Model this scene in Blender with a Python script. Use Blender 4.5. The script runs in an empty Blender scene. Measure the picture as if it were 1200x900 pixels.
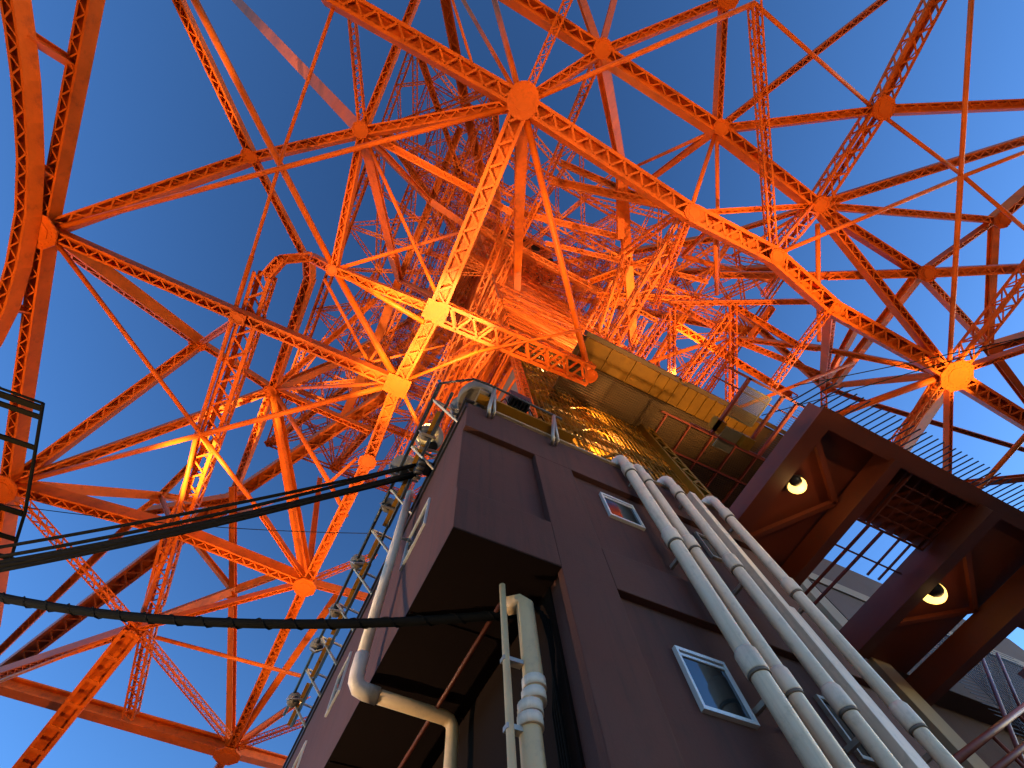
import bpy, math, random
import numpy as np
from mathutils import Vector, Matrix

# ------------------------------------------------------------------ camera, sky, sun, exposure
# World origin is the photographer's eye; X runs along the annex's pipe wall, Y along its side wall, Z is up.
scene = bpy.context.scene
col = scene.collection
GROUND = -1.6
cam_data = bpy.data.cameras.new('camera')
cam = bpy.data.objects.new('camera', cam_data)
col.objects.link(cam)
RIGHT = Vector((0.89172, -0.44793, -0.06476))
DOWN = Vector((0.40638, 0.85542, -0.32112))
FWD = Vector((0.19923, 0.26003, 0.94482))
cam.matrix_world = Matrix(((RIGHT.x, -DOWN.x, -FWD.x, 0), (RIGHT.y, -DOWN.y, -FWD.y, 0), (RIGHT.z, -DOWN.z, -FWD.z, 0), (0, 0, 0, 1)))
cam_data.sensor_width = 36.0
cam_data.lens = 36.0 * 490 / 1200
cam_data.clip_start = 0.05
cam_data.clip_end = 4000
scene.camera = cam
scene.cycles.max_bounces = 6
scene.cycles.diffuse_bounces = 3

SUN_EL, SUN_AZ = math.radians(4.0), math.radians(110)
world = bpy.data.worlds.new('World')
scene.world = world
world.use_nodes = True
wn, wl = world.node_tree.nodes, world.node_tree.links
sky = wn.new('ShaderNodeTexSky')
sky.sky_type = 'NISHITA'
sky.sun_disc = False
sky.sun_elevation = SUN_EL
sky.sun_rotation = SUN_AZ
sky.ozone_density = 2.0
sky.air_density = 0.6
sky.dust_density = 0.1
hs = wn.new('ShaderNodeGamma')
hs.inputs['Gamma'].default_value = 1.4
wl.new(sky.outputs[0], hs.inputs['Color'])
wl.new(hs.outputs[0], wn['Background'].inputs[0])
wn['Background'].inputs[1].default_value = 0.15

sun_data = bpy.data.lights.new('sun', 'SUN')
sun_data.energy = 0.05
sun_data.angle = math.radians(10)
sun_data.color = (1, .75, .6)
sun = bpy.data.objects.new('sun', sun_data)
col.objects.link(sun)
sd = Vector((math.sin(SUN_AZ) * math.cos(SUN_EL), math.cos(SUN_AZ) * math.cos(SUN_EL), math.sin(SUN_EL)))
sun.rotation_euler = sd.to_track_quat('Z', 'Y').to_euler()

scene.view_settings.view_transform = 'Standard'
scene.view_settings.look = 'None'
scene.view_settings.exposure = 1.6
scene.view_settings.gamma = 1.0
scene.view_settings.use_curve_mapping = False
random.seed(5)
LAMP = .04    # dimmer for all floodlights

# ------------------------------------------------------------------ materials
def mat(name, c, rough=.5, metal=0, var=.12, scale=1.2, bump=.0, bscale=40, dirt=None, dirt_amt=.3, spec=.5, streak=None, streak_amt=.5):
    m = bpy.data.materials.new(name); m.use_nodes = True
    n, l = m.node_tree.nodes, m.node_tree.links
    b = n['Principled BSDF']
    tc = n.new('ShaderNodeTexCoord')
    nz = n.new('ShaderNodeTexNoise'); nz.inputs['Scale'].default_value = scale; nz.inputs['Detail'].default_value = 6; nz.inputs['Roughness'].default_value = .65
    l.new(tc.outputs['Object'], nz.inputs['Vector'])
    r = n.new('ShaderNodeValToRGB')
    r.color_ramp.elements[0].position = .3; r.color_ramp.elements[1].position = .7
    r.color_ramp.elements[0].color = tuple(x * (1 - var) for x in c) + (1,)
    r.color_ramp.elements[1].color = tuple(min(1, x * (1 + var)) for x in c) + (1,)
    l.new(nz.outputs['Fac'], r.inputs[0])
    out = r.outputs[0]
    if dirt:
        n2 = n.new('ShaderNodeTexNoise'); n2.inputs['Scale'].default_value = scale * 2.7; n2.inputs['Detail'].default_value = 8; n2.inputs['Roughness'].default_value = .75
        l.new(tc.outputs['Object'], n2.inputs['Vector'])
        r2 = n.new('ShaderNodeValToRGB'); r2.color_ramp.elements[0].position = .52; r2.color_ramp.elements[1].position = .72
        r2.color_ramp.elements[0].color = (0, 0, 0, 1); r2.color_ramp.elements[1].color = (dirt_amt,) * 3 + (1,)
        l.new(n2.outputs['Fac'], r2.inputs[0])
        mx = n.new('ShaderNodeMix'); mx.data_type = 'RGBA'
        l.new(r2.outputs[0], mx.inputs[0]); l.new(out, mx.inputs[6]); mx.inputs[7].default_value = dirt + (1,)
        out = mx.outputs[2]
    if streak:
        mp = n.new('ShaderNodeMapping'); mp.inputs['Scale'].default_value = (5.5, 5.5, .28)
        l.new(tc.outputs['Object'], mp.inputs['Vector'])
        n4 = n.new('ShaderNodeTexNoise'); n4.inputs['Scale'].default_value = 1.6; n4.inputs['Detail'].default_value = 7; n4.inputs['Roughness'].default_value = .7
        l.new(mp.outputs[0], n4.inputs['Vector'])
        r4 = n.new('ShaderNodeValToRGB'); r4.color_ramp.elements[0].position = .5; r4.color_ramp.elements[1].position = .75
        r4.color_ramp.elements[0].color = (0, 0, 0, 1); r4.color_ramp.elements[1].color = (streak_amt,) * 3 + (1,)
        l.new(n4.outputs['Fac'], r4.inputs[0])
        m4 = n.new('ShaderNodeMix'); m4.data_type = 'RGBA'
        l.new(r4.outputs[0], m4.inputs[0]); l.new(out, m4.inputs[6]); m4.inputs[7].default_value = streak + (1,)
        out = m4.outputs[2]
    l.new(out, b.inputs['Base Color'])
    rr = n.new('ShaderNodeMapRange'); rr.inputs[3].default_value = max(.05, rough - .1); rr.inputs[4].default_value = min(1, rough + .15)
    l.new(nz.outputs['Fac'], rr.inputs[0]); l.new(rr.outputs[0], b.inputs['Roughness'])
    b.inputs['Metallic'].default_value = metal
    b.inputs['Specular IOR Level'].default_value = spec
    if bump:
        n3 = n.new('ShaderNodeTexNoise'); n3.inputs['Scale'].default_value = bscale; n3.inputs['Detail'].default_value = 4
        l.new(tc.outputs['Object'], n3.inputs['Vector'])
        bp = n.new('ShaderNodeBump'); bp.inputs['Strength'].default_value = bump; bp.inputs['Distance'].default_value = .01
        l.new(n3.outputs['Fac'], bp.inputs['Height']); l.new(bp.outputs[0], b.inputs['Normal'])
    return m

def emit(name, c, s):
    m = bpy.data.materials.new(name); m.use_nodes = True
    b = m.node_tree.nodes['Principled BSDF']
    b.inputs['Base Color'].default_value = c + (1,)
    b.inputs['Emission Color'].default_value = c + (1,); b.inputs['Emission Strength'].default_value = s
    return m

ORANGE = mat('orange_paint', (.7, .108, .004), .5, var=.24, scale=.6, dirt=(.22, .035, .01), dirt_amt=.6, bump=.05, bscale=25, spec=.22)
WALL = mat('plum_render', (.07, .019, .0135), .85, var=.1, scale=1.3, dirt=(.04, .013, .01), dirt_amt=.55, bump=.35, bscale=60, streak=(.028, .011, .009), streak_amt=.75)
WALLSHADE = mat('shaded_plum_render', (.012, .006, .005), .95, var=.1, scale=1.3, bump=.2, bscale=60, spec=.1)  # near-black plum: the deep shade of the recess put into the colour
LILAC = mat('lilac_render', (.085, .045, .036), .8, var=.1, scale=.8, dirt=(.05, .03, .025), dirt_amt=.5, bump=.2, bscale=60)
CREAM = mat('cream_render', (.3, .22, .15), .75, var=.08, dirt=(.25, .18, .13), dirt_amt=.5, bump=.1)
PVC = mat('grey_white_plastic', (.76, .58, .45), .45, var=.06, scale=3, dirt=(.3, .22, .16), dirt_amt=.45, streak=(.3, .22, .16), streak_amt=.5)
BEIGEPIPE = mat('beige_plastic', (.6, .38, .2), .45, var=.07, scale=3, dirt=(.28, .2, .14), dirt_amt=.4)
GALV = mat('galvanised_steel', (.38, .32, .27), .45, metal=.7, var=.15, scale=8)
GREY = mat('grey_metal', (.15, .115, .09), .6, metal=.1, var=.15, scale=6)
BLACK = mat('black_rubber', (.005, .0045, .0045), .9, var=.2, scale=6, spec=.08)
BLACKM = mat('black_metal', (.02, .02, .022), .4, metal=.3, var=.2, scale=6)
BROWN = mat('brown_red_paint', (.11, .018, .005), .5, var=.15, scale=1.5, dirt=(.05, .02, .015), dirt_amt=.5, bump=.1)
RED = mat('rust_red_paint', (.22, .035, .018), .5, var=.15, scale=2, dirt=(.08, .02, .015), dirt_amt=.4)
GOLD = mat('ochre_metal_sheet', (.23, .1, .006), .55, var=.2, scale=1, dirt=(.1, .04, .004), dirt_amt=.6, bump=.1, spec=.2)
SOFFIT = mat('amber_soffit_sheet', (.15, .062, .003), .55, var=.25, scale=.7, dirt=(.06, .024, .002), dirt_amt=.7, bump=.1, spec=.2)
OLIVE = mat('olive_brown_sheet', (.07, .03, .006), .6, var=.2, scale=.8, dirt=(.04, .025, .01), dirt_amt=.5)
SHAFTGREY = mat('grey_concrete_panel', (.2, .17, .14), .7, var=.1, scale=.6, dirt=(.1, .08, .06), dirt_amt=.5)
FRAME = mat('white_aluminium', (.62, .62, .63), .35, metal=.2, var=.04)
GROUNDM = mat('asphalt', (.05, .05, .052), .85, var=.2, scale=2, bump=.4, bscale=80)
MESHM = mat('pale_mesh_panel', (.2, .16, .1), .6, var=.08)
BULB = emit('lit_lamp_glass', (1, .56, .12), 1.3)
TUBE = emit('lit_floodlight_glass', (1, .72, .25), 14)
g = bpy.data.materials.new('window_glass'); g.use_nodes = True
gb = g.node_tree.nodes['Principled BSDF']
gb.inputs['Base Color'].default_value = (.012, .016, .018, 1); gb.inputs['Roughness'].default_value = .06; gb.inputs['IOR'].default_value = 1.9
gt = g.node_tree.nodes.new('ShaderNodeTexNoise'); gt.inputs['Scale'].default_value = 3
gm = g.node_tree.nodes.new('ShaderNodeBump'); gm.inputs['Strength'].default_value = .06
g.node_tree.links.new(gt.outputs['Fac'], gm.inputs['Height']); g.node_tree.links.new(gm.outputs[0], gb.inputs['Normal'])
GLASS = g

# ------------------------------------------------------------------ mesh helpers
class MB:
    """Collects oriented boxes, tubes and plates; build() links them as one mesh object."""
    def __init__(s): s.v = []; s.f = []; s.smooth = []
    def quad8(s, pts):
        k = len(s.v); s.v += pts
        for q in ((0, 3, 2, 1), (4, 5, 6, 7), (0, 1, 5, 4), (1, 2, 6, 5), (2, 3, 7, 6), (3, 0, 4, 7)):
            s.f.append(tuple(k + i for i in q)); s.smooth.append(False)
    def box(s, x0, x1, y0, y1, z0, z1):
        s.quad8([Vector(p) for p in ((x0, y0, z0), (x1, y0, z0), (x1, y1, z0), (x0, y1, z0), (x0, y0, z1), (x1, y0, z1), (x1, y1, z1), (x0, y1, z1))])
        return s
    def beam(s, p, q, u, v, a0, a1, b0, b1):
        """box from p to q spanning a0..a1 along u and b0..b1 along v"""
        c = [u * a0 + v * b0, u * a1 + v * b0, u * a1 + v * b1, u * a0 + v * b1]
        s.quad8([p + d for d in c] + [q + d for d in c])
        return s
    def bar(s, p, q, w, d, up=None):
        p, q = Vector(p), Vector(q)
        a, u, v = frame(p, q, up)
        return s.beam(p, q, u, v, -w / 2, w / 2, -d / 2, d / 2)
    def tube(s, pts, r, seg=10, cap=True):
        pts = [Vector(p) for p in pts]; n = len(pts); k = len(s.v)
        rs = r if isinstance(r, (list, tuple)) else [r] * n
        up = None
        for i, p in enumerate(pts):
            a = (pts[min(i + 1, n - 1)] - pts[max(i - 1, 0)]).normalized()
            if up is None:
                up = Vector((0, 0, 1)) if abs(a.z) < .9 else Vector((0, 1, 0))
            u = a.cross(up)
            if u.length < 1e-4: u = a.orthogonal()
            u.normalize(); v = u.cross(a).normalized(); up = v
            for j in range(seg):
                t = 2 * math.pi * j / seg
                s.v.append(p + (u * math.cos(t) + v * math.sin(t)) * rs[i])
        for i in range(n - 1):
            for j in range(seg):
                j2 = (j + 1) % seg
                s.f.append((k + i * seg + j, k + i * seg + j2, k + (i + 1) * seg + j2, k + (i + 1) * seg + j)); s.smooth.append(True)
        if cap:
            s.f.append(tuple(k + j for j in reversed(range(seg)))); s.smooth.append(False)
            s.f.append(tuple(k + (n - 1) * seg + j for j in range(seg))); s.smooth.append(False)
        return s
    def prism(s, c, u, v, w, pts, t):
        """polygon pts (in u,v about c) extruded by t along w"""
        k = len(s.v); n = len(pts)
        s.v += [c + u * a + v * b for a, b in pts] + [c + u * a + v * b + w * t for a, b in pts]
        s.f.append(tuple(k + i for i in reversed(range(n)))); s.f.append(tuple(k + n + i for i in range(n)))
        s.smooth += [False, False]
        for i in range(n):
            j = (i + 1) % n
            s.f.append((k + i, k + j, k + n + j, k + n + i)); s.smooth.append(False)
        return s
    def build(s, name, m, parent=None, origin=(0, 0, 0), bevel=0):
        o = Vector(origin)
        me = bpy.data.meshes.new(name)
        me.from_pydata([tuple(p - o) for p in s.v], [], s.f)
        me.polygons.foreach_set('use_smooth', s.smooth)
        me.materials.append(m); me.update()
        ob = bpy.data.objects.new(name, me); col.objects.link(ob)
        ob.location = o
        if parent is not None:
            ob.parent = parent
            base = Vector((0, 0, 0)); q = parent
            while q is not None: base = base + q.location; q = q.parent
            ob.location = o - base
        if bevel:
            bv = ob.modifiers.new('bevel', 'BEVEL'); bv.width = bevel; bv.segments = 2; bv.limit_method = 'ANGLE'
        return ob

def frame(p, q, up=None):
    a = (q - p).normalized()
    up = Vector(up) if up is not None else Vector((0, 0, 1))
    v = up - a * up.dot(a)
    if v.length < .2: v = Vector((0, 1, 0)) - a * a.y
    v.normalize()
    return a, a.cross(v).normalized(), v

def tag(o, label=None, cat=None, group=None, kind=None):
    for k, x in (('label', label), ('category', cat), ('group', group), ('kind', kind)):
        if x: o[k] = x
    return o

def empty(name, loc, label, cat, group=None):
    o = bpy.data.objects.new(name, None); col.objects.link(o); o.location = loc
    o.empty_display_size = .3
    return tag(o, label, cat, group)

def lace(mb, p, q, u, v, half, off, pitch, bw, t=.02):
    """single zigzag lacing in the plane at offset off along v, between u = -half and +half"""
    L = (q - p).length; a = (q - p) / L
    n = max(2, int(round(L / pitch)))
    for i in range(n):
        s0 = -1 if i % 2 == 0 else 1
        A = p + a * (L * i / n) + u * (half * s0) + v * off
        B = p + a * (L * (i + 1) / n) - u * (half * s0) + v * off
        d = (B - A).normalized(); w = d.cross(v).normalized()
        mb.beam(A, B, w, v, -bw / 2, bw / 2, -t / 2, t / 2)

def rivet_rows(p, q, u, v, half, off, pitch=.28, r=.032):
    b = MB(); L = (q - p).length; a = (q - p) / L
    for i in range(int(L / pitch)):
        for s in (-1, 1):
            c = p + a * (i * pitch) + u * (s * half)
            b.beam(c - a * r, c + a * r, u, v, -r, r, off - .022, off)
    return b

def member(p, q, w, style, parent, name=None, m=None, lacename='lacing', rivets=True):
    """one riveted steel member; B laced underneath, S the same but narrow and deep,
    L open lattice on four sides, W wide truss, X laddered box, P plated, T round tube, F light flat lattice"""
    m = m or ORANGE
    p, q = Vector(p), Vector(q)
    a, u, v = frame(p, q)
    mb, lb = MB(), MB(); extra = []
    w *= {'S': .67, 'B': .78, 'L': .86, 'P': .9}.get(style, 1)
    h, d = w / 2, w * {'S': .72, 'B': .52}.get(style, .42)
    t = max(.018, w * .03)
    if style == 'T':
        mb.tube([p, q], h, 12)
        return mb.build(name or 'tube_brace', m, parent, p)
    if style == 'P':
        # rolled I beam
        f = w * .1
        mb.beam(p, q, u, v, -h, h, -d, -d + f).beam(p, q, u, v, -h, h, d - f, d).beam(p, q, u, v, -f / 2, f / 2, -d + f, d - f)
        return mb.build(name or 'beam', m, parent, p)
    if style in 'BS':
        e = w * .2
        for s in (-1, 1):
            mb.beam(p, q, u, v, s * h - (t if s > 0 else 0), s * h + (0 if s > 0 else t), -d, d)
            x0, x1 = sorted((s * (h - t), s * (h - e)))
            mb.beam(p, q, u, v, x0, x1, -d, -d + t)
        mb.beam(p, q, u, v, -h + t, h - t, d - t, d)
        lace(lb, p, q, u, v, h - e * .8, -d - t * .4, w * (.62 if style == 'B' else .85), w * .13, t)
        if w > .55 and style == 'S' and rivets:
            for sd_ in (-1, 1): extra.append(('rivets', rivet_rows(p, q, v, u * sd_, d - .07, -h - .022)))
        nm = 'girder'
    elif style in 'LXW':
        c = w * (.2 if style != 'W' else .16)
        for s in (-1, 1):
            for s2 in (-1, 1):
                x0, x1 = sorted((s * h, s * (h - c))); y0, y1 = sorted((s2 * d, s2 * (d - t)))
                mb.beam(p, q, u, v, x0, x1, y0, y1)
                x0, x1 = sorted((s * h, s * (h - t))); y0, y1 = sorted((s2 * (d - t), s2 * (d - c)))
                mb.beam(p, q, u, v, x0, x1, y0, y1)
        if style == 'X':
            for s in (-1, 1): mb.beam(p, q, v, u, -d + c, d - c, s * (h - t * 1.5) - t / 2, s * (h - t * 1.5) + t / 2)
            mb.beam(p, q, u, v, -h + 2 * t, h - 2 * t, d - 3 * t, d - 2 * t)
            L = (q - p).length; k = int(L / (w * 1.6))
            for i in range(k + 1):
                A = p + a * (L * i / max(1, k)); l2 = MB(); l2.beam(A - a * w * .12, A + a * w * .12, u, v, -h + c * .5, h - c * .5, -d - t, -d); extra.append(('batten', l2))
        else:
            pit = w * (.75 if style == 'L' else .5)
            for s in (-1, 1):
                l2 = MB(); lace(l2, p, q, u, v, h - c * .5, s * (d + t * .4), pit, w * .11, t); extra.append((lacename, l2))
                l2 = MB(); lace(l2, p, q, v, u, d - c * .5, s * (h + t * .4), pit, w * .11, t); extra.append((lacename, l2))
        nm = 'lattice_girder'
    elif style == 'F':
        for s in (-1, 1):
            x0, x1 = sorted((s * h, s * (h - w * .22)))
            mb.beam(p, q, u, v, x0, x1, -w * .16, w * .16)
        lace(mb, p, q, u, v, h - w * .1, -w * .1, w * .85, w * .12, t)
        return mb.build(name or 'lattice_brace', m, parent, p)
    o = mb.build(name or nm, m, parent, p)
    if lb.v: lb.build(lacename, m, o, p)
    for en, eb in extra:
        e = eb.build(en, m, o, p)
        if en == 'rivets': e['kind'] = 'stuff'
    return o

def gusset(node, r, parent, kind='oct', z=-.42, rot=0, sy=1.0, hole=True):
    c = Vector(NODES[node]) + Vector((0, 0, z))
    mb = MB(); X, Y, Z = Vector((1, 0, 0)), Vector((0, 1, 0)), Vector((0, 0, 1))
    if kind == 'oct': pts = [(r * math.cos(math.radians(22.5 + 45 * i)), sy * r * math.sin(math.radians(22.5 + 45 * i))) for i in range(8)]
    elif kind == 'disc': pts = [(r * math.cos(math.tau * i / 20), sy * r * math.sin(math.tau * i / 20)) for i in range(20)]
    else: pts = [(-r, -sy * r), (r, -sy * r), (r, sy * r), (-r, sy * r)]
    cs, sn = math.cos(rot), math.sin(rot)
    pts = [(x * cs - y * sn, x * sn + y * cs) for x, y in pts]
    mb.prism(c, X, Y, Z, pts, .07)
    o = mb.build('gusset_plate', ORANGE, parent, c)
    if hole:
        hb = MB(); hb.prism(c - Z * .012, X, Y, Z, [(r * .09 * math.cos(math.tau * i / 12), r * .09 * math.sin(math.tau * i / 12)) for i in range(12)], .02)
        hb.build('bolt_hole', BLACKM, o, c)
    if kind != 'sq' and r > .5:
        lp = MB(); lp.prism(c - Z * .03, X, Y, Z, [(x * .56, y * .56) for x, y in pts], .032); lp.build('splice_plate', ORANGE, o, c)
    rb = MB()
    for k in range(44):
        t = math.tau * k / 22; q = .88 if k < 22 else .7
        p = c + X * (r * q * math.cos(t)) + Y * (sy * r * q * math.sin(t)) - Z * .02
        rb.box(p.x - .03, p.x + .03, p.y - .03, p.y + .03, p.z, p.z + .03)
    tag(rb.build('rivets', ORANGE, o, c), kind='stuff')
    return o

def spot(name, loc, target, power, deg, color=(1, .6, .19), blend=.6, size=.25, parent=None):
    d = bpy.data.lights.new(name, 'SPOT'); d.energy = power * LAMP; d.spot_size = math.radians(deg); d.spot_blend = blend
    d.color = color; d.shadow_soft_size = size
    o = bpy.data.objects.new(name, d); col.objects.link(o)
    o.location = loc
    o.rotation_euler = (Vector(target) - Vector(loc)).to_track_quat('-Z', 'Y').to_euler()
    return o

# ------------------------------------------------------------------ ground
gmb = MB(); gmb.prism(Vector((0, 0, GROUND - .2)), Vector((1, 0, 0)), Vector((0, 1, 0)), Vector((0, 0, 1)), [(-1500, -1500), (1500, -1500), (1500, 1500), (-1500, 1500)], .2)
tag(gmb.build('ground', GROUNDM), kind='structure')

# ------------------------------------------------------------------ the steel tower: measured nodes (metres from the eye)
NODES = {
    'hub': (-0.88, -5.59, 20.00), 'g8': (7.86, -5.33, 20.00), 'g905': (12.56, -5.60, 20.00), 'g975': (16.83, -4.99, 20.00), 
    'hubR': (25.33, -5.17, 20.00), 'c510': (-0.64, 3.76, 20.00), 'c465': (-0.91, 7.89, 20.00), 
    'c690': (7.51, 3.33, 20.00), 'c430': (-0.72, 12.41, 20.00), 'c360': (-1.09, 21.45, 20.00), 
    'c270': (-1.31, 36.98, 20.00), 'l70': (-16.60, 7.83, 20.00), 'l285': (-8.50, 7.92, 20.00), 
    'l15': (-16.36, 21.23, 20.00), 'm205': (-8.55, 20.73, 20.00), 'u700': (1.18, -9.28, 21.50), 
    'u840': (7.54, -9.30, 21.50), 'u960': (13.96, -8.92, 21.50), 'u1075': (21.38, -8.98, 21.50), 
    'r1025': (14.24, -13.80, 22.00), 'r1165': (24.67, -13.66, 23.00), 'r1158': (31.51, -8.64, 24.00), 
    'u420': (-6.89, -1.80, 22.00), 'u295': (-11.85, 1.54, 24.00), 'm235': (-14.24, 14.41, 29.00), 
    'm320': (-8.43, 14.54, 27.00), 'm185': (-14.03, 27.47, 29.00), 'm275': (-6.35, 31.95, 27.00), 
    'm360': (-5.75, 4.28, 21.00), 'top': (5.32, -14.28, 23.00), 'n160': (-8.49, 27.06, 19.00), 
    'n965': (29.04, -2.29, 30.00), 'g255': (-11.58, 31.10, 34.00), 'n468': (-6.14, 7.24, 45.00), 
    'topR': (5.48, -12.33, 19.00), 
}
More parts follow.
